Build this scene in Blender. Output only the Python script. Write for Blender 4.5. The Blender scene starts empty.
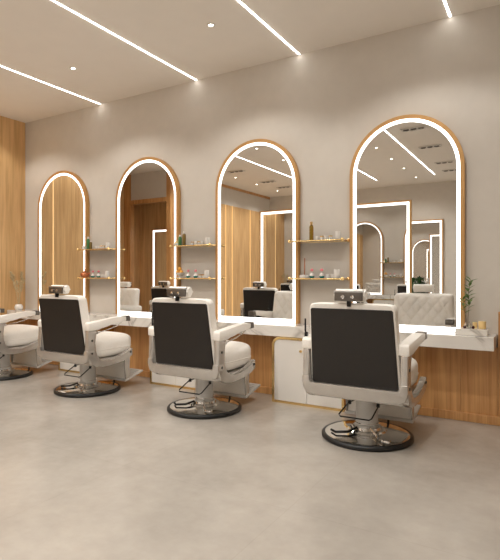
import bpy, bmesh, math, random
from mathutils import Vector, Matrix
random.seed(7)
PI = math.pi
scene = bpy.context.scene
COL = scene.collection

# ------------------------------------------------------------------ materials
def new_mat(name):
    m = bpy.data.materials.new(name); m.use_nodes = True
    nt = m.node_tree
    return m, nt, nt.nodes['Principled BSDF']

def plain(name, col, rough=.5, metal=0., coat=0., var=.04, scale=30., bump=0., spec=.5):
    m, nt, b = new_mat(name)
    tc = nt.nodes.new('ShaderNodeTexCoord')
    n = nt.nodes.new('ShaderNodeTexNoise'); n.inputs['Scale'].default_value = scale; n.inputs['Detail'].default_value = 4
    nt.links.new(tc.outputs['Object'], n.inputs['Vector'])
    r = nt.nodes.new('ShaderNodeValToRGB')
    r.color_ramp.elements[0].position = .3; r.color_ramp.elements[1].position = .7
    r.color_ramp.elements[0].color = (*[c*(1-var) for c in col], 1)
    r.color_ramp.elements[1].color = (*[min(1, c*(1+var)) for c in col], 1)
    nt.links.new(n.outputs['Fac'], r.inputs['Fac']); nt.links.new(r.outputs['Color'], b.inputs['Base Color'])
    b.inputs['Roughness'].default_value = rough; b.inputs['Metallic'].default_value = metal
    b.inputs['Coat Weight'].default_value = coat
    b.inputs['Specular IOR Level'].default_value = spec
    if bump:
        bp = nt.nodes.new('ShaderNodeBump'); bp.inputs['Strength'].default_value = bump; bp.inputs['Distance'].default_value = .003
        nt.links.new(n.outputs['Fac'], bp.inputs['Height']); nt.links.new(bp.outputs['Normal'], b.inputs['Normal'])
    return m

def emit(name, col, s):
    m, nt, b = new_mat(name)
    b.inputs['Base Color'].default_value = (.8, .8, .8, 1)
    b.inputs['Emission Color'].default_value = (*col, 1)
    b.inputs['Emission Strength'].default_value = s
    return m

def oak(name, c1, c2, rough=.42):
    m, nt, b = new_mat(name)
    tc = nt.nodes.new('ShaderNodeTexCoord')
    mp = nt.nodes.new('ShaderNodeMapping'); mp.inputs['Scale'].default_value = (14, 14, .7)
    nt.links.new(tc.outputs['Object'], mp.inputs['Vector'])
    n = nt.nodes.new('ShaderNodeTexNoise'); n.inputs['Scale'].default_value = 1.6; n.inputs['Detail'].default_value = 8
    n.inputs['Distortion'].default_value = .6
    nt.links.new(mp.outputs['Vector'], n.inputs['Vector'])
    mp2 = nt.nodes.new('ShaderNodeMapping'); mp2.inputs['Scale'].default_value = (120, 120, 3)
    nt.links.new(tc.outputs['Object'], mp2.inputs['Vector'])
    n2 = nt.nodes.new('ShaderNodeTexNoise'); n2.inputs['Scale'].default_value = 1.; n2.inputs['Detail'].default_value = 3
    nt.links.new(mp2.outputs['Vector'], n2.inputs['Vector'])
    mx = nt.nodes.new('ShaderNodeMath'); mx.operation = 'MULTIPLY_ADD'; mx.inputs[1].default_value = .35
    nt.links.new(n2.outputs['Fac'], mx.inputs[0]); nt.links.new(n.outputs['Fac'], mx.inputs[2])
    r = nt.nodes.new('ShaderNodeValToRGB')
    r.color_ramp.elements[0].position = .48; r.color_ramp.elements[1].position = .85
    r.color_ramp.elements[0].color = (*c1, 1); r.color_ramp.elements[1].color = (*c2, 1)
    nt.links.new(mx.outputs[0], r.inputs['Fac']); nt.links.new(r.outputs['Color'], b.inputs['Base Color'])
    b.inputs['Roughness'].default_value = rough
    return m

def marble(name):
    m, nt, b = new_mat(name)
    tc = nt.nodes.new('ShaderNodeTexCoord')
    n = nt.nodes.new('ShaderNodeTexNoise'); n.inputs['Scale'].default_value = 1.5; n.inputs['Detail'].default_value = 7; n.inputs['Distortion'].default_value = 1.4
    nt.links.new(tc.outputs['Object'], n.inputs['Vector'])
    a = nt.nodes.new('ShaderNodeMath'); a.operation = 'SUBTRACT'; a.inputs[1].default_value = .5
    c = nt.nodes.new('ShaderNodeMath'); c.operation = 'ABSOLUTE'
    nt.links.new(n.outputs['Fac'], a.inputs[0]); nt.links.new(a.outputs[0], c.inputs[0])
    r = nt.nodes.new('ShaderNodeValToRGB')
    e = r.color_ramp.elements
    e[0].position = 0; e[0].color = (.48, .45, .41, 1); e[1].position = .028; e[1].color = (.72, .68, .63, 1)
    x = e.new(.07); x.color = (.80, .77, .72, 1)
    nt.links.new(c.outputs[0], r.inputs['Fac']); nt.links.new(r.outputs['Color'], b.inputs['Base Color'])
    b.inputs['Roughness'].default_value = .07
    return m

def floor_mat():
    m, nt, b = new_mat('polished_concrete')
    tc = nt.nodes.new('ShaderNodeTexCoord')
    n = nt.nodes.new('ShaderNodeTexNoise'); n.inputs['Scale'].default_value = 2.2; n.inputs['Detail'].default_value = 12; n.inputs['Roughness'].default_value = .66
    nt.links.new(tc.outputs['Object'], n.inputs['Vector'])
    n2 = nt.nodes.new('ShaderNodeTexNoise'); n2.inputs['Scale'].default_value = 14; n2.inputs['Detail'].default_value = 8
    nt.links.new(tc.outputs['Object'], n2.inputs['Vector'])
    mx = nt.nodes.new('ShaderNodeMath'); mx.operation = 'MULTIPLY_ADD'; mx.inputs[1].default_value = .22
    nt.links.new(n2.outputs['Fac'], mx.inputs[0]); nt.links.new(n.outputs['Fac'], mx.inputs[2])
    r = nt.nodes.new('ShaderNodeValToRGB')
    r.color_ramp.elements[0].position = .25; r.color_ramp.elements[1].position = .95
    r.color_ramp.elements[0].color = (.32, .288, .25, 1); r.color_ramp.elements[1].color = (.50, .455, .40, 1)
    nt.links.new(mx.outputs[0], r.inputs['Fac'])
    # very faint tile joints
    br = nt.nodes.new('ShaderNodeTexBrick'); br.offset = 0
    br.inputs['Scale'].default_value = 1; br.inputs['Brick Width'].default_value = 1.2; br.inputs['Row Height'].default_value = 1.2
    br.inputs['Mortar Size'].default_value = .0025; br.inputs['Color1'].default_value = (1, 1, 1, 1)
    br.inputs['Color2'].default_value = (.985, .985, .985, 1); br.inputs['Mortar'].default_value = (.93, .925, .92, 1)
    nt.links.new(tc.outputs['Object'], br.inputs['Vector'])
    mm = nt.nodes.new('ShaderNodeMix'); mm.data_type = 'RGBA'; mm.blend_type = 'MULTIPLY'; mm.inputs['Factor'].default_value = 1
    nt.links.new(r.outputs['Color'], mm.inputs['A']); nt.links.new(br.outputs['Color'], mm.inputs['B'])
    nt.links.new(mm.outputs['Result'], b.inputs['Base Color'])
    rr = nt.nodes.new('ShaderNodeMapRange'); rr.inputs['To Min'].default_value = .17; rr.inputs['To Max'].default_value = .30
    nt.links.new(n.outputs['Fac'], rr.inputs['Value']); nt.links.new(rr.outputs['Result'], b.inputs['Roughness'])
    b.inputs['Specular IOR Level'].default_value = .5
    return m

def glass(name, col=(1, 1, 1), rough=0.):
    m, nt, b = new_mat(name)
    b.inputs['Base Color'].default_value = (*col, 1); b.inputs['Roughness'].default_value = rough
    b.inputs['Transmission Weight'].default_value = 1; b.inputs['IOR'].default_value = 1.45
    return m

def tint_base(m, c):
    m.node_tree.nodes['Principled BSDF'].inputs['Base Color'].default_value = (*c, 1); return m

M = dict(
    wall=plain('beige_plaster', (.675, .63, .57), .8, var=.02, scale=8, bump=.05, spec=.2),
    ceiling=plain('ceiling_plaster', (.86, .815, .755), .9, var=.01, scale=6, spec=.1),
    floor=floor_mat(),
    oak=oak('light_oak', (.58, .345, .145), (.80, .52, .25)),
    oak_low=oak('warm_oak', (.48, .225, .075), (.70, .385, .155), .36),
    dark_wood=oak('walnut', (.10, .035, .014), (.20, .08, .035)),
    marble=marble('white_marble'),
    brass=plain('brushed_brass', (.86, .62, .28), .26, 1., var=.05, scale=60),
    gold=plain('satin_gold', (.62, .365, .15), .42, .6, var=.04, scale=40),
    led=emit('mirror_light', (1, .975, .94), 1.9),
    strip=emit('ceiling_strip_light', (1, .975, .93), 8.5),
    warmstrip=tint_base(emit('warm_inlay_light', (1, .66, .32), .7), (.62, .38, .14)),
    glowbrass=tint_base(emit('brass_inlay_added_glow', (1, .60, .25), .5), (.62, .38, .14)),  # brass colour plus emission to brighten the inlays; not a lamp
    darksteel=plain('dark_steel', (.16, .145, .13), .3, .8, var=.05),
    lens=emit('downlight_lens', (1, .95, .86), 10.),
    mirror=plain('mirror_silver', (.80, .80, .79), 0.0, 1., var=0, scale=1),
    white=plain('white_lacquer', (.82, .78, .725), .3, var=.015, scale=5),
    trim_white=plain('white_trim', (.8, .77, .72), .4, var=.01),
    leather=plain('cream_leather', (.90, .86, .80), .36, var=.03, scale=90, bump=.25),
    black=plain('dark_vinyl', (.013, .0098, .008), .42, var=.10, scale=60, bump=.1),
    rubber=plain('black_rubber', (.008, .008, .008), .4, var=.05),
    blackmetal=plain('black_metal', (.012, .012, .012), .3, .5, var=.05),
    frame=plain('champagne_silver_metal', (.56, .535, .50), .27, .68, var=.03, scale=20),
    paint=plain('light_grey_paint', (.60, .585, .56), .3, .1, var=.01),
    chrome=plain('chrome', (.74, .73, .71), .09, 1., var=.02),
    brushed=plain('brushed_steel', (.60, .60, .60), .28, 1., var=.04),
    glass=glass('clear_glass', (.97, .99, .98)),
    shelfglass=glass('warm_tinted_glass', (1., .93, .80), .18),
    frosted=plain('frosted_clear_glass', (.74, .70, .64), .2, var=.01),
    amber=glass('amber_glass', (.45, .28, .03), .1),
    green=plain('green_plastic', (.06, .20, .07), .3),
    olive=plain('olive_brown_plastic', (.20, .13, .03), .3),
    teal=plain('teal_liquid', (.0, .22, .20), .2),
    pink=plain('pink_cap', (.75, .22, .25), .35),
    porcelain=plain('white_porcelain', (.85, .82, .78), .22, var=.01),
    copper=plain('copper', (.55, .20, .09), .3, .75, var=.06),
    orange=plain('orange_peel', (.85, .42, .06), .45, var=.1),
    stick=plain('brown_stick', (.35, .14, .07), .5),
    leaf=plain('green_leaf', (.12, .22, .045), .5, var=.3, scale=25),
    darkleaf=plain('dark_green_leaf', (.03, .09, .02), .5, var=.3, scale=25),
    stem=plain('twig_brown', (.20, .15, .07), .6, var=.2),
    pampas=plain('dry_grass', (.66, .55, .34), .8, var=.2),
    candle=plain('yellow_candle_wax', (.85, .62, .28), .4, var=.04),
    plum=plain('dark_plum', (.05, .010, .012), .25, var=.1),
    pot=plain('grey_planter', (.30, .28, .26), .6, var=.05),
    soil=plain('soil', (.05, .035, .025), .9, var=.3),
)

# ------------------------------------------------------------------ mesh helpers
def obj(name, bm, mat, parent=None, smooth=False, auto=None):
    bmesh.ops.recalc_face_normals(bm, faces=bm.faces)
    me = bpy.data.meshes.new(name); bm.to_mesh(me); bm.free()
    me.materials.append(mat)
    if smooth:
        me.polygons.foreach_set('use_smooth', [True]*len(me.polygons))
        if auto is not None:
            me.set_sharp_from_angle(angle=math.radians(auto))
    o = bpy.data.objects.new(name, me); COL.objects.link(o)
    if parent: o.parent = parent
    return o

def box(bm, x0, x1, y0, y1, z0, z1, bev=0, seg=2):
    r = bmesh.ops.create_cube(bm, size=1)
    vs = r['verts']
    for v in vs:
        v.co = Vector(((x0+x1)/2 + v.co.x*(x1-x0), (y0+y1)/2 + v.co.y*(y1-y0), (z0+z1)/2 + v.co.z*(z1-z0)))
    if bev:
        es = list({e for v in vs for e in v.link_edges})
        bmesh.ops.bevel(bm, geom=es, offset=bev, segments=seg, profile=.5, affect='EDGES', clamp_overlap=True)
    return bm

def bx(*a, **k):
    return box(bmesh.new(), *a, **k)

def lathe(bm, prof, n=32, c=(0, 0, 0)):
    rings = []
    for r, z in prof:
        if r < 1e-5:
            rings.append([bm.verts.new((c[0], c[1], c[2]+z))])
        else:
            rings.append([bm.verts.new((c[0]+r*math.cos(2*PI*i/n), c[1]+r*math.sin(2*PI*i/n), c[2]+z)) for i in range(n)])
    for a, b in zip(rings, rings[1:]):
        for i in range(n):
            j = (i+1) % n
            f = [a[i] if len(a) > 1 else a[0]]
            if len(a) > 1: f.append(a[j])
            if len(b) > 1: f += [b[j], b[i]]
            else: f.append(b[0])
            if len(f) >= 3: bm.faces.new(f)
    return bm

def tube(bm, pts, r, n=8, rs=None):
    pts = [Vector(p) for p in pts]
    rings = []
    up = Vector((.13, .21, .97)).normalized()
    for i, p in enumerate(pts):
        d = (pts[min(i+1, len(pts)-1)]-pts[max(i-1, 0)]).normalized()
        a = d.cross(up)
        if a.length < .05: a = d.cross(Vector((1, 0, 0)))
        a.normalize(); b = d.cross(a).normalized()
        rr = rs[i] if rs else r
        rings.append([bm.verts.new(p + a*rr*math.cos(2*PI*k/n) + b*rr*math.sin(2*PI*k/n)) for k in range(n)])
    for A, B in zip(rings, rings[1:]):
        for k in range(n):
            bm.faces.new((A[k], A[(k+1) % n], B[(k+1) % n], B[k]))
    bm.faces.new(rings[0][::-1]); bm.faces.new(rings[-1])
    return bm

def prism(bm, pts, axis, a, b, bev=0):
    """polygon pts (2D) extruded along axis 'x' (pts are y,z) or 'y' (pts are x,z)"""
    def mk(p, t):
        return (t, p[0], p[1]) if axis == 'x' else (p[0], t, p[1])
    A = [bm.verts.new(mk(p, a)) for p in pts]; B = [bm.verts.new(mk(p, b)) for p in pts]
    bm.faces.new(A); bm.faces.new(B[::-1])
    n = len(pts)
    for i in range(n):
        bm.faces.new((A[i], B[i], B[(i+1) % n], A[(i+1) % n]))
    if bev:
        bmesh.ops.bevel(bm, geom=list(bm.edges), offset=bev, segments=2, profile=.5, affect='EDGES', clamp_overlap=True)
    return bm

def ring_prism(bm, outer, inner, y0, y1):
    """frame between two outlines (same count) in xz; front y0, back y1"""
    n = len(outer)
    of = [bm.verts.new((p[0], y0, p[1])) for p in outer]; inf = [bm.verts.new((p[0], y0, p[1])) for p in inner]
    ob = [bm.verts.new((p[0], y1, p[1])) for p in outer]; ib = [bm.verts.new((p[0], y1, p[1])) for p in inner]
    for i in range(n):
        j = (i+1) % n
        bm.faces.new((of[i], of[j], inf[j], inf[i])); bm.faces.new((ob[i], ib[i], ib[j], ob[j]))
        bm.faces.new((of[i], ob[i], ob[j], of[j])); bm.faces.new((inf[i], inf[j], ib[j], ib[i]))
    return bm

def thing(name, label, cat, loc=(0, 0, 0), rz=0, group=None):
    o = bpy.data.objects.new(name, None); COL.objects.link(o); o.empty_display_size = .1
    o.location = loc; o.rotation_euler = (0, 0, rz)
    o['label'] = label; o['category'] = cat
    if group: o['group'] = group
    return o

def tag(o, label, cat, group=None):
    o['label'] = label; o['category'] = cat
    if group: o['group'] = group
    return o

def struct(name, bm, mat):
    o = obj(name, bm, mat); o['kind'] = 'structure'; return o

def dup(root, loc, label, rz=None, group=None):
    def rec(o, par):
        c = o.copy(); COL.objects.link(c)
        if par: c.parent = par
        for ch in [k for k in o.children]: rec(ch, c)
        return c
    r = rec(root, None)
    r.location = loc; r['label'] = label
    if rz is not None: r.rotation_euler = (0, 0, rz)
    if group: r['group'] = group
    return r

# ------------------------------------------------------------------ the room
H = 3.54; YW = 4.70; YB = -3.5; XL = -6.725; XR = 3.0; XL2 = -7.0
struct('floor', bx(-8.6, XR+.2, YB-.2, YW+.2, -.1, 0), M['floor'])
struct('ceiling', bx(-8.6, XR+.2, YB-.2, YW+.2, H, H+.1), M['ceiling'])
struct('wall_back', bx(-8.6, XR+.2, YW, YW+.15, 0, H), M['wall'])
struct('wall_front', bx(-8.6, XR+.2, YB-.15, YB, 0, H), M['wall'])
struct('wall_right', bx(XR, XR+.15, YB, YW, 0, H), M['wall'])
# left wall: oak boards with narrow joints
bm = bmesh.new()
ys = [2.9, 3.52, 4.13, YW]
for a, b in zip(ys, ys[1:]): box(bm, XL-.2, XL, a+.004, b-.004, 0, H)
box(bm, XL-.2, XL-.012, 2.9, YW, 0, H)
struct('wall_left', bm, M['oak'])
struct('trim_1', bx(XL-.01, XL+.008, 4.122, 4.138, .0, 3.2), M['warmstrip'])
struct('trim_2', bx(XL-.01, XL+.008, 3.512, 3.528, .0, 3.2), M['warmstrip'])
# alcove with a portal behind the left wall's end
struct('wall_alcove_return', bx(-8.3, XL-.2, 2.9, 3.0, 0, H), M['wall'])
struct('wall_alcove_side', bx(-8.45, -8.3, .4, 3.0, 0, H), M['oak'])
struct('wall_alcove_end', bx(-8.3, XL2, .4, .5, 0, H), M['oak'])
struct('wall_alcove_bulkhead', bx(-8.1, -7.05, .92, 1.0, 2.95, H), M['wall'])
bm = bmesh.new()
box(bm, -8.3, -8.1, .9, 1.02, 0, H); box(bm, -7.05, -6.94, .5, 1.02, 0, H); box(bm, -8.1, -7.05, .9, 1.02, 2.86, 2.95)
struct('trim_3', bm, M['oak_low'])
# rest of the left wall: oak to 3.05, plaster band above, brass inlays with an added glow so they show
struct('wall_left_upper', bx(XL2-.2, XL2, YB, .5, 3.05, H-.06), M['wall'])
struct('wall_left_lower', bx(XL2-.2, XL2, YB, .5, 0, 3.05), M['oak'])
struct('trim_4', bx(XL2-.2, XL2+.03, YB, .5, H-.06, H), M['oak_low'])
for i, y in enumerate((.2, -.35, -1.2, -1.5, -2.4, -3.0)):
    struct('trim_%d' % (5+i), bx(XL2, XL2+.008, y-.017, y+.017, 0, 3.05), M['glowbrass'])

# cladding below the counter, baseboard, raised oak end at the right
bm = bmesh.new()
xs = [XL, -5.9, -5.05, -4.2, -3.35, -2.5, -1.6, -.655, -.366, .75, 1.8, XR]
for a, b in zip(xs, xs[1:]):
    if b <= -.36: box(bm, a+.002, b-.002, 4.66, YW, .07, .649)
box(bm, XL, -.366, 4.668, YW, .0, .645)
struct('wall_cladding_left', bm, M['oak_low'])
bm = bmesh.new()
for a, b in zip(xs[8:], xs[9:]): box(bm, a+.002, b-.002, 4.66, YW, .07, .935)
box(bm, -.362, XR, 4.668, YW, .0, .93)
struct('wall_cladding_right', bm, M['oak_low'])
struct('trim_11', bx(-.364, XR, 4.645, YW, .935, .95, bev=.003), M['oak_low'])
struct('baseboard_back', bx(XL, XR, 4.64, YW, 0, .072, bev=.004), M['oak_low'])
struct('baseboard_front', bx(XL2, XR, YB, YB+.02, 0, .08), M['wall'])

# ------------------------------------------------------------------ counter
ct = obj('marble_countertop', bx(XL+.002, -.375, 4.40, YW-.002, .65, .76, bev=.003), M['marble'])
tag(ct, 'long thick white marble countertop under the arched mirrors', 'countertop')

# ------------------------------------------------------------------ under-counter cabinets
def outline_cab(w, h, r, d, n=8):
    w2 = w/2-d; top = h-d; bot = d; rr = max(.01, r-d)
    p = [(-w2, bot), (-w2, top-rr)]
    p += [(-w2+rr-rr*math.cos(a), top-rr+rr*math.sin(a)) for a in [PI/2*k/n for k in range(1, n+1)]]
    p += [(w2-rr+rr*math.sin(a), top-rr+rr*math.cos(a)) for a in [PI/2*k/n for k in range(0, n+1)]]
    p += [(w2, bot)]
    return p

def cabinet(x, label):
    t = thing('vanity_cabinet', label, 'cabinet', (x, 4.385, 0), 0, 'white cabinets under the counter')
    w, h = .75, .648
    body = prism(bmesh.new(), outline_cab(w, h, .085, .004), 'y', .025, .26)
    obj('body', body, M['white'], t)
    obj('edge_trim', ring_prism(bmesh.new(), outline_cab(w, h, .085, 0), outline_cab(w, h, .085, .022), 0, .26), M['brass'], t)
    inner = outline_cab(w, h, .085, .024)
    for s in (-1, 1):
        pts = [p for p in inner if p[0]*s > 0] + []
        if s < 0: pts = pts + [(-.0025, h-.024), (-.0025, .024)]
        else: pts = [(.0025, .024), (.0025, h-.024)] + pts
        door = obj('door', prism(bmesh.new(), pts, 'y', .006, .024), M['white'], t)
        k = lathe(bmesh.new(), [(0, 0), (.006, 0), (.006, .014), (.013, .018), (.013, .026), (0, .028)], 16)
        bmesh.ops.rotate(k, verts=k.verts, cent=(0, 0, 0), matrix=Matrix.Rotation(PI/2, 3, 'X'))
        bmesh.ops.translate(k, verts=k.verts, vec=(s*.055, .006, .525))
        obj('knob', k, M['brass'], door, True, 40)
    return t
cabinet(-1.992, 'white two-door cabinet partly behind the nearest barber chair')
cabinet(-3.600, 'white two-door cabinet behind the second barber chair from the right')
cabinet(-5.205, 'white two-door cabinet behind the third barber chair from the right')

# ------------------------------------------------------------------ mirrors
def arch(hw, top, bot, n=32):
    cz = top-hw
    p = [(-hw, bot), (-hw, cz*.5+bot*.5)]
    p += [(-hw*math.cos(PI*k/n), cz+hw*math.sin(PI*k/n)) for k in range(n+1)]
    p += [(hw, cz*.5+bot*.5), (hw, bot)]
    return p

def arched_mirror(x, label):
    t = thing('arched_mirror', label, 'mirror', (x, 4.648, .7605), 0, 'arched lit mirrors')
    T = 2.722-.76
    obj('frame', ring_prism(bmesh.new(), arch(.516, T, 0), arch(.482, T-.035, .001), 0, .05), M['gold'], t)
    obj('light_strip', ring_prism(bmesh.new(), arch(.482, T-.035, .001), arch(.452, T-.065, .042), .004, .02), M['led'], t)
    g = prism(bmesh.new(), arch(.453, T-.064, .041), 'y', .009, .016)
    obj('mirror_glass', g, M['mirror'], t)
    return t
MX = [-1.140, -2.718, -4.285, -5.855]
for x, l in zip(MX, ['arched gold-framed lit mirror, the rightmost, beside the green twig',
                     'arched gold-framed lit mirror, second from the right',
                     'arched gold-framed lit mirror, third from the right, reflecting the oak portal',
                     'arched gold-framed lit mirror nearest the oak wall']):
    arched_mirror(x, l)

def rect(x0, x1, z0, z1): return [(x0, z0), (x0, z1), (x1, z1), (x1, z0)]
def rect_mirror(x0, x1, top, y, label, base=.12, facing=1, bw=.045, two=False):
    """front plane at y, facing +y when facing=1"""
    w = x1-x0
    t = thing('rectangular_mirror', label, 'mirror', ((x0+x1)/2, y, base), PI if facing > 0 else 0, 'rectangular lit mirrors')
    h = top-base
    obj('frame', ring_prism(bmesh.new(), rect(-w/2, w/2, 0, h), rect(-w/2+.03, w/2-.03, .03, h-.03), 0, .06), M['gold'], t)
    obj('backing', bx(-w/2+.03, w/2-.03, .026, .036, .03, h-.03), M['dark_wood'], t)
    for sd in ((0, 1) if two else (0,)):
        a = (.004, .024) if sd == 0 else (.056, .038)
        obj('light_strip', ring_prism(bmesh.new(), rect(-w/2+.03, w/2-.03, .03, h-.03), rect(-w/2+.03+bw, w/2-.03-bw, .03+bw, h-.03-bw), a[0], a[1]), M['led'], t)
        b = (.010, .022) if sd == 0 else (.050, .040)
        obj('mirror_glass', bx(-w/2+.03+bw, w/2-.03-bw, min(b), max(b), .03+bw, h-.03-bw), M['mirror'], t)
    return t
rect_mirror(-3.26, -2.06, 2.58, .40, 'tall rectangular lit mirror with gold frame, seen reflected in the rightmost arched mirror', base=.06, two=True)
rect_mirror(-5.10, -3.90, 2.58, .40, 'tall rectangular lit mirror with gold frame, reflected in the second arch from right', base=.06, two=True)
rect_mirror(-3.40, -2.19, 2.63, YB+.07, 'rectangular lit mirror on the far beige wall, smallest one reflected in the rightmost arched mirror', base=.5)
rect_mirror(-7.86, -7.20, 2.33, .58, 'narrow rectangular lit mirror in the oak alcove, reflected in the third arched mirror', base=.5, bw=.04)

# low plinths that carry the free-standing mirrors
for x, l in ((-2.66, 'grey-white plinth under the free-standing mirror reflected in the rightmost arch'), (-4.50, 'grey-white plinth under the free-standing mirror reflected in the second arch')):
    tag(obj('mirror_plinth', bx(x-.62, x+.62, .30, .44, 0, .06, bev=.004), M['white']), l, 'plinth', 'plinths of the free-standing mirrors')

# ------------------------------------------------------------------ ceiling lights
for i, (x, l) in enumerate([(-5.12, 'linear ceiling light, leftmost strip in view, nearest the oak wall'), (-3.53, 'linear ceiling light, second strip from the left'),
                            (-2.21, 'linear ceiling light, third strip from the left'), (-.745, 'linear ceiling light at the top right of the room'),
                            (.75, 'linear ceiling light out to the right of the mirror row')]):
    t = thing('linear_ceiling_light', l, 'ceiling light', (x, 0, H), 0, 'linear ceiling lights')
    obj('housing', bx(-.013, .013, YB+1.0, YW-.004, -.004, .0), M['trim_white'], t)
    obj('diffuser', bx(-.009, .009, YB+1.01, YW-.014, -.007, -.003), M['strip'], t)

dl = None
LAMP = bpy.data.lights.new('downlight_beam', 'SPOT')
LAMP.energy = 39; LAMP.color = (1, .975, .935); LAMP.spot_size = math.radians(140); LAMP.spot_blend = .9; LAMP.shadow_soft_size = .03
LAMP_WALL = LAMP.copy(); LAMP_WALL.energy = 23; LAMP_WALL.spot_size = math.radians(131); LAMP_WALL.spot_blend = .38
rows = {-2.645: 'third', -4.50: 'second', -6.26: 'leftmost', -.90: 'fourth'}
for x, w in rows.items():
    for j, y in enumerate((3.73, 2.62, 1.55, .50, -.50, -1.48, -2.60)):
        lab = 'small round recessed downlight in the %s row, %s from the mirror wall' % (w, ['first', 'second', 'third', 'fourth', 'fifth', 'sixth', 'seventh'][j])
        if dl is None:
            dl = thing('downlight', lab, 'ceiling light', (x, y, H), 0, 'round recessed downlights')
            obj('trim_ring', lathe(bmesh.new(), [(.019, 0), (.042, 0), (.042, -.004), (.038, -.007), (.021, -.005), (.019, 0)], 24), M['trim_white'], dl, True, 40)
            obj('lens', lathe(bmesh.new(), [(0, -.002), (.020, -.002), (.020, -.0035), (0, -.0035)], 24), M['lens'], dl)
        else:
            dup(dl, (x, y, H), lab)
        L = bpy.data.objects.new('downlight_beam', LAMP_WALL if j == 0 else LAMP); COL.objects.link(L); L.location = (x, y, H-.03)

sp = None
for x, w in ((-1.80, 'right'), (-5.84, 'left')):
    for j, y in enumerate((2.62, 1.37, .12, -1.30, -2.15)):
        lab = 'triple spotlight grille recessed in the ceiling, %s row, %s from the mirror wall' % (w, ['first', 'second', 'third', 'fourth', 'fifth'][j])
        if sp is None:
            sp = thing('spotlight_grille', lab, 'ceiling light', (x, y, H), 0, 'triple spotlight grilles')
            obj('frame', ring_prism(bmesh.new(), rect(-.19, .19, -.07, .07), rect(-.175, .175, -.055, .055), 0, .01), M['trim_white'], sp)
            f = sp.children[0]; f.rotation_euler = (-PI/2, 0, 0); f.location = (0, 0, -.010)
            obj('tray', bx(-.175, .175, -.055, .055, -.004, -.001), M['trim_white'], sp)
            for k in (-1, 0, 1):
                s_ = obj('spot_head', lathe(bmesh.new(), [(0, -.003), (.042, -.003), (.045, -.022), (.036, -.024), (.030, -.012), (0, -.010)], 20, (k*.112, 0, 0)), M['darksteel'], sp, True, 40)
        else:
            dup(sp, (x, y, H), lab)

# ------------------------------------------------------------------ barber chair
def slab_backrest():
    bm = bmesh.new()
    nu, nv = 76, 76
    W0, W1, ZB, ZT = .335, .318, .44, 1.055
    def half(v):
        w = W0+(W1-W0)*v
        e = max(0, (v-.93)/.07); w -= .018*e*e
        return w
    def yrear(z): return -.30-.085*(z-ZB)/.6
    g = []
    for j in range(nv+1):
        v = .5-.5*math.cos(PI*j/nv); v = .35*v+.65*j/nv
        row = []
        for i in range(nu+1):
            u = .5-.5*math.cos(PI*i/nu); u = .35*u+.65*i/nu
            x = (2*u-1)*half(v); z = ZB+(ZT-ZB)*v
            if v > .9:
                z -= .010*abs(2*u-1)**12*((v-.9)/.1)
            ed = (1-abs(2*u-1)**7)**.5*(1-abs(2*v-1)**9)**.5
            a = math.sin(PI*(x/.115+z/.150)); b = math.sin(PI*(x/.115-z/.150))
            tuft = (abs(a*b)+1e-6)**.30
            inset = min(1, max(0, (1-abs(2*u-1))*9-.4))*min(1, max(0, (1-abs(2*v-1))*9-.4))
            h = .075+ed*(.040+.022*(tuft if inset > 0 else 1)*1.0*inset+.014*(1-inset))
            row.append(bm.verts.new((x, yrear(z)+h, z)))
        g.append(row)
    for j in range(nv):
        for i in range(nu):
            bm.faces.new((g[j][i], g[j][i+1], g[j+1][i+1], g[j+1][i]))
    loop = [g[0][i] for i in range(nu+1)] + [g[j][nu] for j in range(1, nv+1)] + [g[nv][i] for i in range(nu-1, -1, -1)] + [g[j][0] for j in range(nv-1, 0, -1)]
    back = []
    mid = []
    for v in loop:
        c = v.co; cx, cz = 0, .75
        mid.append(bm.verts.new((c.x, yrear(c.z)+.012, c.z)))
        back.append(bm.verts.new((c.x*.975, yrear(c.z), cz+(c.z-cz)*.975)))
    n = len(loop)
    for i in range(n):
        k = (i+1) % n
        bm.faces.new((loop[i], mid[i], mid[k], loop[k])); bm.faces.new((mid[i], back[i], back[k], mid[k]))
    bm.faces.new(back)
    return bm

def rod(p, q, r, n=10): return tube(bmesh.new(), [p, q], r, n)

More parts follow.
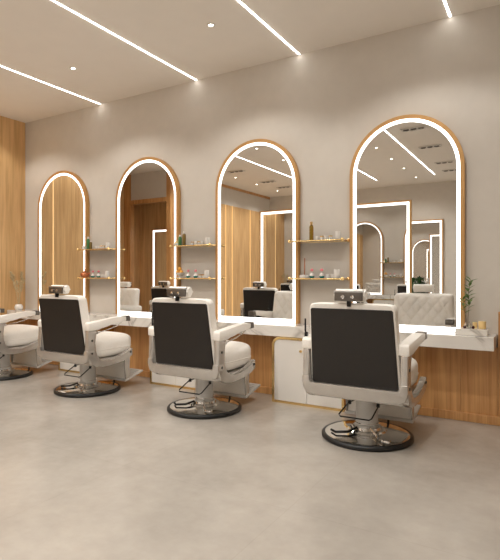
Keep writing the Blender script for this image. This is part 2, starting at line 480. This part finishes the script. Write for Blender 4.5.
def make_chair(label, loc):
    t = thing('barber_chair', label, 'barber chair', loc, 0, 'barber chairs')
    bp = obj('base_plate', lathe(bmesh.new(), [(0, .02), (.325, .02), (.325, .036), (.30, .044), (.20, .052), (.150, .058), (.140, .070), (.112, .074), (.108, .092), (.088, .096), (0, .096)], 64), M['chrome'], t, True, 35)
    obj('rubber_rim', lathe(bmesh.new(), [(.0, 0), (.335, 0), (.348, .010), (.348, .028), (.338, .038), (.322, .038), (.322, .01), (0, .01)], 64), M['rubber'], bp, True, 50)
    pd = lathe(bmesh.new(), [(0, .09), (.092, .09), (.092, .105), (.084, .11), (.084, .30), (.105, .312), (.105, .33), (0, .33)], 40)
    obj('pedestal', pd, M['paint'], t, True, 35)
    obj('collar_ring', lathe(bmesh.new(), [(.080, .118), (.0885, .118), (.0885, .124), (.080, .124)], 40), M['chrome'], t, True, 35)
    # pump levers lying on the base
    lv = tube(bmesh.new(), [(.05, -.08, .10), (.12, -.16, .075), (.16, -.21, .066), (.205, -.235, .066)], .009, 8)
    box(lv, .185, .245, -.255, -.215, .058, .078, bev=.006)
    obj('pump_lever', lv, M['chrome'], t, True, 40)
    obj('brake_lever', tube(bmesh.new(), [(-.05, -.09, .09), (-.09, -.17, .072), (-.18, -.20, .064), (-.235, -.15, .060)], .010, 8), M['blackmetal'], t, True, 60)
    # wire bail at the back of the pedestal
    bl = tube(bmesh.new(), [(-.085, -.02, .285), (-.12, -.08, .27), (-.165, -.17, .195), (-.15, -.185, .185), (.075, -.185, .185), (.09, -.17, .195), (.11, -.06, .27), (.085, -.02, .285)], .0055, 8)
    lathe(bl, [(0, -.014), (.013, -.014), (.013, .014), (0, .014)], 12, (-.115, -.07, .272)); lathe(bl, [(0, -.014), (.013, -.014), (.013, .014), (0, .014)], 12, (.105, -.06, .272))
    obj('kick_bar', bl, M['blackmetal'], t, True, 40)
    # seat carrier
    sp_ = bx(-.345, .345, -.26, .30, .335, .385, bev=.012)
    box(sp_, -.15, .15, -.16, .16, .312, .34, bev=.008)
    obj('seat_pan', sp_, M['frame'], t, True, 40)
    # cushion
    c = bmesh.new(); nu = 24
    r = bmesh.ops.create_cube(c, size=1)
    bmesh.ops.subdivide_edges(c, edges=list(c.edges), cuts=11, use_grid_fill=True)
    for v in c.verts:
        p = v.co*2
        q = Vector([math.copysign(abs(k)**.62, k) for k in p])
        m = max(abs(p.x), abs(p.y), abs(p.z))
        # superellipsoid projection
        e = 5.0
        L = (abs(p.x)**e+abs(p.y)**e+abs(p.z)**e)**(1/e)
        s = p*(m/L)
        x = s.x*.328; y = .10+s.y*.300; z = .488+s.z*.108
        if s.z > 0: z += .012*(1-s.x*s.x)+.014*s.y*(1 if s.y < .5 else 1)
        v.co = (x, y, z)
    seat = obj('seat', c, M['leather'], t, True, 60)
    pts = []
    for k in range(48):
        a = 2*PI*k/48; ca, sa = math.cos(a), math.sin(a)
        L = (abs(ca)**5+abs(sa)**5)**.2
        pts.append((ca/L*.3285, .10+sa/L*.3005, .478))
    pts.append(pts[0]); pts.append(pts[1])
    obj('piping', tube(bmesh.new(), pts, .0045, 6), M['leather'], seat, True)
    # backrest + dark rear panel
    obj('backrest', slab_backrest(), M['leather'], t, True, 60)
    P = bmesh.new()
    def yr(z): return -.30-.085*(z-.44)/.6
    zs = [.452, .462, 1.005, 1.014]
    prof = [(.313, .452), (.322, .462), (.3035, 1.004), (.294, 1.014)]
    outl = [(x, z) for x, z in prof] + [(-x, z) for x, z in prof[::-1]]
    A = [P.verts.new((x, yr(z)-.012, z)) for x, z in outl]; B = [P.verts.new((x, yr(z)+.004, z)) for x, z in outl]
    P.faces.new(A); P.faces.new(B[::-1])
    for i in range(8): P.faces.new((A[i], B[i], B[(i+1) % 8], A[(i+1) % 8]))
    bmesh.ops.bevel(P, geom=[e for e in P.edges if e.verts[0] in A and e.verts[1] in A], offset=.005, segments=2, affect='EDGES')
    obj('back_panel', P, M['black'], t)
    # rear shell
    pl = [(-.392, .50), (-.392, .455), (-.385, .415), (-.37, .385), (-.33, .367), (.33, .367), (.37, .385), (.385, .415), (.392, .455), (.392, .50),
          (.335, .50), (.335, .448), (-.335, .448), (-.335, .50)]
    obj('rear_shell', prism(bmesh.new(), pl, 'y', -.345, -.255, bev=.006), M['frame'], t, True, 40)
    side = [(-.33, .705), (-.338, .50), (-.325, .43), (-.29, .36), (-.22, .325), (-.1, .315), (.1, .328), (.20, .350), (.27, .375), (.282, .385), (.282, .455), (.262, .462),
            (.235, .435), (.14, .400), (.0, .375), (-.10, .370), (-.17, .385), (-.215, .425), (-.24, .49), (-.248, .57), (-.24, .64), (-.215, .705)]
    arm = [(-.335, .700), (-.335, .772), (-.315, .785), (-.15, .795), (.02, .812), (.15, .815), (.20, .808), (.20, .765), (.12, .758), (.0, .750), (-.12, .735), (-.20, .700)]
    for s in (-1, 1):
        a, b = (.342, .390) if s > 0 else (-.390, -.342)
        f = obj('side_frame', prism(bmesh.new(), side, 'x', a, b, bev=.005), M['frame'], t, True, 40)
        for (yy, zz) in ((-.285, .60), (-.285, .47), (.255, .420)):
            k = lathe(bmesh.new(), [(0, 0), (.012, 0), (.012, .004), (.007, .006), (0, .006)], 12)
            bmesh.ops.rotate(k, verts=k.verts, cent=(0, 0, 0), matrix=Matrix.Rotation(PI/2*s, 3, 'Y'))
            bmesh.ops.translate(k, verts=k.verts, vec=(s*.390, yy, zz))
            obj('bolt', k, M['blackmetal'], f, True, 40)
        a, b = (.325, .402) if s > 0 else (-.402, -.325)
        ar = obj('armrest', prism(bmesh.new(), arm, 'x', a, b, bev=.012), M['leather'], t, True, 40)
        obj('end_cap', bx(min(a, b)-.002, max(a, b)+.002, .172, .236, .762, .819, bev=.007), M['darksteel'], ar, True, 40)
        k = lathe(bmesh.new(), [(0, -.02), (.017, -.02), (.017, .02), (0, .02)], 14)
        bmesh.ops.rotate(k, verts=k.verts, cent=(0, 0, 0), matrix=Matrix.Rotation(PI/2, 3, 'Y'))
        bmesh.ops.translate(k, verts=k.verts, vec=(s*.366, -.215, .675))
        obj('arm_hinge', k, M['brushed'], ar, True, 40)
        obj('stay_rod', tube(bmesh.new(), [(s*.366, -.20, .67), (s*.366, -.05, .69), (s*.366, .08, .72), (s*.366, .15, .757)], .005, 8), M['chrome'], t, True, 60)
    # recline lever at the left arm
    lr = tube(bmesh.new(), [(-.385, -.27, .78), (-.395, -.28, .83), (-.39, -.29, .925)], .007, 8)
    box(lr, -.402, -.380, -.285, -.255, .775, .82, bev=.004)
    obj('recline_lever', lr, M['blackmetal'], t, True, 40)
    # leg rest and foot plate
    lg = bmesh.new()
    prism(lg, [(.335, .40), (.36, .395), (.335, .09), (.305, .09)], 'x', -.265, .265, bev=.006)
    obj('leg_rest', lg, M['leather'], t, True, 40)
    for s in (-1, 1):
        obj('leg_rest_bracket', prism(bmesh.new(), [(.27, .37), (.362, .385), (.345, .075), (.295, .075)], 'x', s*.272-.006, s*.272+.006, bev=.002), M['frame'], t)
    fp = prism(bmesh.new(), [(.28, .075), (.28, .095), (.56, .165), (.565, .145)], 'x', -.285, .285, bev=.004)
    for k in range(7):
        y = .33+k*.032; z = .095+(y-.28)*.25
        box(fp, -.25, .25, y-.004, y+.004, z-.004, z+.006)
    obj('footrest', fp, M['paint'], t)
    ft = lathe(bmesh.new(), [(0, 0), (.020, 0), (.020, .012), (.009, .018), (.009, .08), (0, .08)], 14, (.08, .31, .004))
    obj('foot_stop', ft, M['rubber'], t, True, 40)
    # headrest
    hb = bmesh.new()
    pr = []
    for k in range(20):
        a = 2*PI*k/20
        L = (abs(math.cos(a))**3.2+abs(math.sin(a))**3.2)**(1/3.2)
        pr.append((-.305+math.cos(a)/L*.045, 1.128+math.sin(a)/L*.045))
    prism(hb, pr, 'x', -.112, .112)
    bmesh.ops.bevel(hb, geom=[e for e in hb.edges if abs(e.verts[0].co.x-e.verts[1].co.x) < 1e-4 and abs(e.verts[0].co.x) > .11], offset=.016, segments=3, affect='EDGES')
    hd = obj('headrest', hb, M['leather'], t, True, 45)
    br = bx(-.104, .104, -.362, -.345, 1.088, 1.152, bev=.006)
    obj('headrest_plate', br, M['darksteel'], hd, True, 40)
    br = bx(-.108, .108, -.364, -.335, 1.150, 1.162, bev=.004)
    for s in (-1, 1):
        k = lathe(bmesh.new(), [(0, 0), (.013, 0), (.013, .012), (0, .014)], 14)
        bmesh.ops.rotate(k, verts=k.verts, cent=(0, 0, 0), matrix=Matrix.Rotation(PI/2, 3, 'X'))
        bmesh.ops.translate(k, verts=k.verts, vec=(s*.036, -.362, 1.118))
        obj('clamp_knob', k, M['chrome'], hd, True, 40)
    obj('headrest_rail', br, M['brushed'], hd, True, 40)
    hd.location = (-.004, -.055, -.016)
    obj('headrest_post', bx(-.017, .009, -.410, -.380, 1.032, 1.12, bev=.003), M['blackmetal'], t)
    return t

ch = make_chair('cream and black barber chair nearest the viewer, in front of the rightmost arched mirror', (-1.213, 3.80, 0))
dup(ch, (-2.775, 3.81, 0), 'cream and black barber chair, second from the right, before the second arched mirror')
dup(ch, (-4.325, 3.78, 0), 'cream and black barber chair, third from the right, before the third arched mirror')
dup(ch, (-5.875, 3.79, 0), 'barber chair cut off by the left edge, beside the oak wall')
dup(ch, (-4.14, 1.72, 0), 'barber chair seen from behind in the reflection of the second arched mirror from the right', PI)
dup(ch, (-6.20, 1.72, 0), 'barber chair of the opposite row, reflected low in the third arched mirror', PI)

# ------------------------------------------------------------------ wall shelves
def shelf(xc, z, label, w=.545):
    t = thing('glass_shelf', label, 'shelf', (xc, YW, z), 0, 'glass wall shelves with brass rails')
    obj('glass_board', bx(-w/2, w/2, -.178, -.002, -.008, .004, bev=.001), M['shelfglass'], t)
    obj('front_rail', rod((-w/2-.012, -.180, -.002), (w/2+.012, -.180, -.002), .0065), M['brass'], t, True, 60)
    for s in (-1, 1):
        b = tube(bmesh.new(), [(s*(w/2+.006), -.188, 0), (s*(w/2+.006), -.001, 0)], .0055, 10)
        for yy in (-.180, -.014):
            lathe(b, [(0, -.018), (.012, -.015), (.018, 0), (.012, .015), (0, .018)], 12, (s*(w/2+.006), yy, 0))
        obj('bracket', b, M['brass'], t, True, 40)
    obj('wall_rail', rod((-w/2, -.010, -.006), (w/2, -.010, -.006), .005), M['brass'], t, True, 60)
SX = [-1.960, -3.50, -5.07]
ZA, ZB_ = 1.598, 1.224
names = ['rightmost pair, between the two rightmost mirrors', 'middle pair, between the second and third mirrors', 'leftmost pair, near the oak wall']
for x, n in zip(SX, names):
    shelf(x, ZA, 'upper glass shelf with brass rail, ' + n)
    shelf(x, ZB_, 'lower glass shelf with brass rail, ' + n)

TOP = .0045
def put(name, bm, mat, x, y, z, label, cat, group=None, smooth=True):
    o = obj(name, bm, mat, None, smooth, 40); o.location = (x, y, z+TOP)
    return tag(o, label, cat, group)

def jar(x, z, label, y=4.565, r=.019, h=.040, group=None):
    t = thing('cream_jar', label, 'jar', (x, y, z+TOP), 0, group)
    obj('body', lathe(bmesh.new(), [(0, 0), (r*.9, 0), (r, .003), (r, h*.68), (r*.93, h*.70), (0, h*.70)], 20), M['porcelain'], t, True, 40)
    obj('lid', lathe(bmesh.new(), [(0, h*.70), (r*1.04, h*.70), (r*1.04, h*.95), (r*.95, h), (0, h)], 20), M['brass'] if random.random() < .3 else M['white'], t, True, 40)
    return t

def cup(x, z, label, y=4.565, r=.022, h=.062, group='white cups at the shelf ends'):
    return put('white_cup', lathe(bmesh.new(), [(0, 0), (r*.92, 0), (r, .004), (r, h), (r*.9, h), (r*.88, .008), (0, .008)], 24), M['porcelain'], x, y, z, label, 'cup', group)

def tall_bottle(x, z, label, mat, cap, y=4.565, r=.017, h=.12):
    t = thing('tall_bottle', label, 'bottle', (x, y, z+TOP))
    obj('body', lathe(bmesh.new(), [(0, 0), (r*.9, 0), (r, .004), (r, h*.72), (r*.75, h*.80), (r*.45, h*.82), (r*.45, h*.84), (0, h*.84)], 20), mat, t, True, 40)
    obj('cap', lathe(bmesh.new(), [(0, h*.84), (r*.6, h*.84), (r*.6, h*.99), (r*.5, h), (0, h)], 16), cap, t, True, 40)
    return t

def perfume(x, z, label, y=4.565, r=.027):
    t = thing('perfume_bottle', label, 'bottle', (x, y, z+TOP), 0, 'round perfume bottles with pink stoppers')
    obj('liquid', lathe(bmesh.new(), [(0, 0), (r*.6, 0), (r*.95, r*.5), (r*.98, r*.8), (0, r*.8)], 20), M['teal'], t, True, 40)
    obj('body', lathe(bmesh.new(), [(0, r*.82), (r*.99, r*.82), (r*.8, r*1.5), (r*.3, r*1.9), (0, r*1.9)], 20), M['frosted'], t, True, 60)
    obj('neck', lathe(bmesh.new(), [(0, r*1.85), (r*.22, r*1.85), (r*.22, r*2.5), (0, r*2.5)], 12), M['frosted'], t, True, 40)
    obj('stopper', lathe(bmesh.new(), [(0, r*2.45), (r*.55, r*2.6), (r*.6, r*3.1), (r*.3, r*3.5), (0, r*3.5)], 14), M['pink'], t, True, 60)
    return t

where = ['on the rightmost upper shelf', 'on the middle upper shelf', 'on the leftmost upper shelf']
wlow = ['on the rightmost lower shelf', 'on the middle lower shelf', 'on the leftmost lower shelf']
for i, x in enumerate(SX):
    # upper shelf: row of small pots and a cup
    for k in range(4):
        jar(x+.005+k*.046, ZA, 'small white cosmetic pot %s, %s in its row' % (where[i], ['first', 'second', 'third', 'fourth'][k]), group='small pots on the upper shelves')
    cup(x+.215, ZA, 'white cup at the right end, ' + where[i], y=4.565, r=.026, h=.078)
    # lower shelf
    perfume(x-.055, ZB_, 'left one of two teal perfume bottles with pink stoppers ' + wlow[i])
    perfume(x+.050, ZB_, 'right one of two teal perfume bottles with pink stoppers ' + wlow[i])
    for k in range(2):
        jar(x+.115+k*.050, ZB_, 'small white lidded jar %s, the %s one beside the cup' % (wlow[i], ['left', 'right'][k]), r=.021, h=.040, group='lidded jars on the lower shelves')
    cup(x+.205, ZB_, 'white cup at the right end, ' + wlow[i], y=4.565, r=.028, h=.085)
# rightmost shelf specials
x = SX[0]
tall_bottle(x-.060, ZA, 'olive-gold pump bottle standing on the rightmost upper shelf', M['amber'], M['brass'], r=.021, h=.185)
t = thing('incense_holder', 'white dish holding an upright brown stick on the rightmost lower shelf', 'incense holder', (x-.135, 4.565, ZB_+TOP))
obj('dish', lathe(bmesh.new(), [(0, 0), (.040, 0), (.048, .006), (.050, .030), (.044, .032), (.040, .010), (0, .010)], 28), M['porcelain'], t, True, 40)
obj('stick', tube(bmesh.new(), [(0, 0, .009), (.003, 0, .20)], .006, 8), M['stick'], t, True, 60)
# middle shelf specials
x = SX[1]
t = thing('wooden_lidded_jar', 'squat white jar with a wooden lid at the left of the middle upper shelf', 'jar', (x-.225, 4.565, ZA+TOP))
obj('body', lathe(bmesh.new(), [(0, 0), (.034, 0), (.036, .004), (.036, .028), (0, .028)], 24), M['porcelain'], t, True, 40)
obj('lid', lathe(bmesh.new(), [(0, .028), (.030, .028), (.018, .048), (.010, .062), (0, .064)], 24), M['candle'], t, True, 40)
tall_bottle(x-.175, ZA, 'green bottle with white cap on the middle upper shelf', M['green'], M['porcelain'], r=.021, h=.125)
tall_bottle(x-.115, ZA, 'tall amber-brown bottle on the middle upper shelf', M['olive'], M['porcelain'], r=.021, h=.165)
t = thing('pedestal_bowl', 'white footed bowl holding small oranges on the middle lower shelf', 'bowl', (x-.175, 4.565, ZB_+TOP)); t.scale = (1.25, 1.25, 1.25)
obj('bowl', lathe(bmesh.new(), [(0, 0), (.030, 0), (.030, .005), (.012, .010), (.012, .022), (.040, .032), (.050, .048), (.046, .048), (.036, .037), (0, .030)], 28), M['porcelain'], t, True, 40)
for k, (dx, dy, dz, w) in enumerate([(-.022, -.012, .052, 'left'), (.022, -.012, .052, 'right'), (0, .022, .052, 'rear'), (0, -.002, .080, 'topmost')]):
    o = obj('orange', lathe(bmesh.new(), [(0, -.022), (.013, -.018), (.022, 0), (.013, .018), (0, .021)], 14), M['orange'], None, True)
    o.location = (x-.175+dx*1.25, 4.565+dy*1.25, ZB_+TOP+dz*1.25+.004); tag(o, 'small orange fruit, %s one in the footed white bowl' % w, 'orange', 'oranges in the footed bowl')
# leftmost shelf specials
x = SX[2]
jar(x-.215, ZA, 'squat white jar at the left end of the leftmost upper shelf', r=.030, h=.045)
tall_bottle(x-.145, ZA, 'green bottle on the leftmost upper shelf', M['green'], M['porcelain'], r=.022, h=.165)
tall_bottle(x-.095, ZA, 'brown bottle on the leftmost upper shelf, right of the green one', M['olive'], M['porcelain'], h=.115)
t = thing('copper_teapot', 'round copper teapot with knobbed lid on the leftmost lower shelf', 'teapot', (x-.205, 4.565, ZB_+TOP))
bd = obj('body', lathe(bmesh.new(), [(0, 0), (.030, 0), (.052, .018), (.060, .040), (.050, .064), (.026, .074), (0, .076)], 28), M['copper'], t, True, 60)
obj('lid', lathe(bmesh.new(), [(0, .072), (.026, .074), (.012, .086), (.005, .090), (.009, .102), (.006, .115), (0, .118)], 20), M['copper'], t, True, 60)
obj('spout', tube(bmesh.new(), [(.045, 0, .035), (.075, 0, .045), (.095, 0, .070)], .008, 8, [.014, .010, .006]), M['copper'], t, True)
obj('handle', tube(bmesh.new(), [(-.050, 0, .055), (-.080, 0, .062), (-.088, 0, .045), (-.075, 0, .028), (-.055, 0, .028)], .005, 8), M['copper'], t, True)

# ------------------------------------------------------------------ marble tray group at the right end
CT = .7605
tr = bx(-.672, -.428, 4.455, 4.625, CT, CT+.052, bev=.004)
tag(obj('marble_tray', tr, M['marble']), 'small white marble block tray at the right end of the countertop', 'tray')
TZ = CT+.0525
vx, vy = -.585, 4.54
t = thing('twig_vase', 'small clear glass vase holding a green leafy twig on the marble tray', 'vase', (vx, vy, TZ))
obj('vase', lathe(bmesh.new(), [(0, 0), (.018, 0), (.026, .014), (.024, .034), (.012, .050), (.014, .058), (.011, .058), (.009, .050), (.021, .033), (.023, .015), (.016, .004), (0, .004)], 24), M['glass'], t, True, 50)
def leaf(bm, p, d, L, w, up=Vector((0, 0, 1))):
    d = d.normalized(); s = d.cross(up)
    if s.length < .1: s = Vector((1, 0, 0))
    s.normalize(); nrm = s.cross(d).normalized()
    K = 6; a = []; b = []
    for k in range(K+1):
        f = k/K; ww = w*math.sin(PI*min(1, f*.97+.02))**.8
        c = p+d*L*f+nrm*(-.18*L*f*f)
        a.append(bm.verts.new(c+s*ww+nrm*ww*.3)); b.append(bm.verts.new(c-s*ww+nrm*ww*.3))
    m = [bm.verts.new(p+d*L*k/K+nrm*(-.18*L*(k/K)**2)) for k in range(K+1)]
    for k in range(K):
        bm.faces.new((a[k], a[k+1], m[k+1], m[k])); bm.faces.new((m[k], m[k+1], b[k+1], b[k]))
st = bmesh.new(); lf = bmesh.new(); rnd = random.Random(3)
for (pts, n) in (([(0, 0, .008), (.004, 0, .10), (.012, 0, .20), (.006, 0, .30), (.022, 0, .40)], 20), ([(-.004, .005, .008), (-.016, 0, .10), (-.034, -.01, .19), (-.035, -.01, .25)], 9)):
    pv = [Vector(p) for p in pts]
    tube(st, pv, .002, 6)
    for k in range(n):
        f = .42+.58*k/(n-1); q = f*(len(pv)-1); i = min(int(q), len(pv)-2)
        p = pv[i].lerp(pv[i+1], q-i)
        a = k*2.4+rnd.random()
        leaf(lf, p, Vector((math.cos(a), math.sin(a)*.8, .55+rnd.random()*.5)), .046+.026*rnd.random(), .0125)
obj('stem', st, M['stem'], t, True); obj('foliage', lf, M['leaf'], t, True)
def cyl(name, x, y, z, r, h, mat, label, cat):
    o = obj(name, lathe(bmesh.new(), [(0, 0), (r*.95, 0), (r, .003), (r, h-.003), (r*.95, h), (r*.6, h), (r*.5, h-.004), (0, h-.004)], 28), mat, None, True, 40)
    o.location = (x, y, z); return tag(o, label, cat)
cyl('pillar_candle', -.475, 4.55, TZ, .029, .060, M['candle'], 'larger round yellow candle at the right of the marble tray', 'candle')
cyl('pillar_candle', -.532, 4.565, TZ, .019, .050, M['candle'], 'slimmer yellow candle between the vase and the larger candle', 'candle')
for (px, w) in ((-.600, 'left of the candles, in front of the vase'), (-.535, 'in front of the slimmer candle')):
    o = obj('plum_ball', lathe(bmesh.new(), [(0, -.0135), (.008, -.011), (.0135, 0), (.008, .011), (.002, .0135), (0, .012)], 16), M['plum'], None, True)
    o.location = (px, 4.475, TZ+.0135); tag(o, 'dark plum-coloured ball on marble tray, ' + w, 'ball')

# ------------------------------------------------------------------ dried grass in white pot at the left end
t = thing('dried_grass_pot', 'white pot of dried pampas grass at the left end of the countertop', 'potted plant', (-6.595, 4.50, CT))
obj('pot', lathe(bmesh.new(), [(0, 0), (.040, 0), (.055, .020), (.058, .045), (.045, .075), (.030, .082), (.024, .080), (.036, .070), (.045, .045), (0, .02)], 28), M['porcelain'], t, True, 50)
st = bmesh.new(); pf = bmesh.new(); rnd = random.Random(5)
for k in range(9):
    a = k*2.4; s = .05+.09*rnd.random(); hgt = .38+.16*rnd.random()
    p = [Vector((0, 0, .03)), Vector((math.cos(a)*s*.3, math.sin(a)*s*.3, hgt*.45)), Vector((math.cos(a)*s*.8, math.sin(a)*s*.8, hgt*.8)), Vector((math.cos(a)*s*1.15, math.sin(a)*s*1.15, hgt))]
    for v in p: v.x *= .62
    tube(st, p[:3], .0018, 5)
    for q in range(34):
        f = q/33; c = p[2].lerp(p[3], f*1.0) if f > .3 else p[1].lerp(p[2], .4+f*2)
        b = q*2.4; d = Vector((math.cos(b)*.35, math.sin(b)*.5, 1))
        leaf(pf, c, d, .05, .0055)
obj('stem', st, M['pampas'], t, True); obj('plume', pf, M['pampas'], t, True)

# ------------------------------------------------------------------ planters seen only in the mirrors
def planter(x, y, label, group='leafy planters by the far wall'):
    t = thing('potted_bush', label, 'potted plant', (x, y, 0), 0, group)
    obj('planter', lathe(bmesh.new(), [(0, 0), (.12, 0), (.17, .70), (.175, .72), (.155, .72), (.15, .68), (0, .68)], 32), M['pot'], t, True, 40)
    obj('soil', lathe(bmesh.new(), [(0, .681), (.148, .681), (0, .70)], 24), M['soil'], t)
    lf = bmesh.new(); rnd = random.Random(int(-x*10))
    for k in range(420):
        a = rnd.random()*2*PI; e = rnd.random()
        d = Vector((math.cos(a)*math.sqrt(1-e*e), math.sin(a)*math.sqrt(1-e*e), e))
        leaf(lf, Vector((0, 0, .72))+d*(.05+.26*rnd.random()**.6)*Vector((.62, .62, 1.5)), d+Vector((0, 0, .6)), .09, .022)
    obj('foliage', lf, M['darkleaf'], t, True)
planter(-2.84, -2.98, 'dark green potted bush by the far wall, reflected in the rightmost arched mirror')

# ------------------------------------------------------------------ world and camera
w = bpy.data.worlds.new('World'); scene.world = w; w.use_nodes = True
w.node_tree.nodes['Background'].inputs['Color'].default_value = (.8, .7, .6, 1)
w.node_tree.nodes['Background'].inputs['Strength'].default_value = .3

cam = bpy.data.cameras.new('Camera'); co = bpy.data.objects.new('Camera', cam); COL.objects.link(co)
cam.sensor_fit = 'HORIZONTAL'; cam.sensor_width = 36; cam.lens = 36; cam.shift_y = -4/500
cam.clip_start = .05
co.location = (0, 0, 1.25); co.rotation_euler = (PI/2, 0, math.radians(30.87))
scene.camera = co

scene.view_settings.view_transform = 'Standard'; scene.view_settings.look = 'None'
scene.view_settings.gamma = 1; scene.view_settings.use_curve_mapping = False
scene.view_settings.exposure = 0.5
cy = scene.cycles
cy.use_denoising = True
cy.max_bounces = 14; cy.diffuse_bounces = 5; cy.glossy_bounces = 8; cy.transmission_bounces = 8
cy.sample_clamp_indirect = 6
cy.caustics_refractive = False
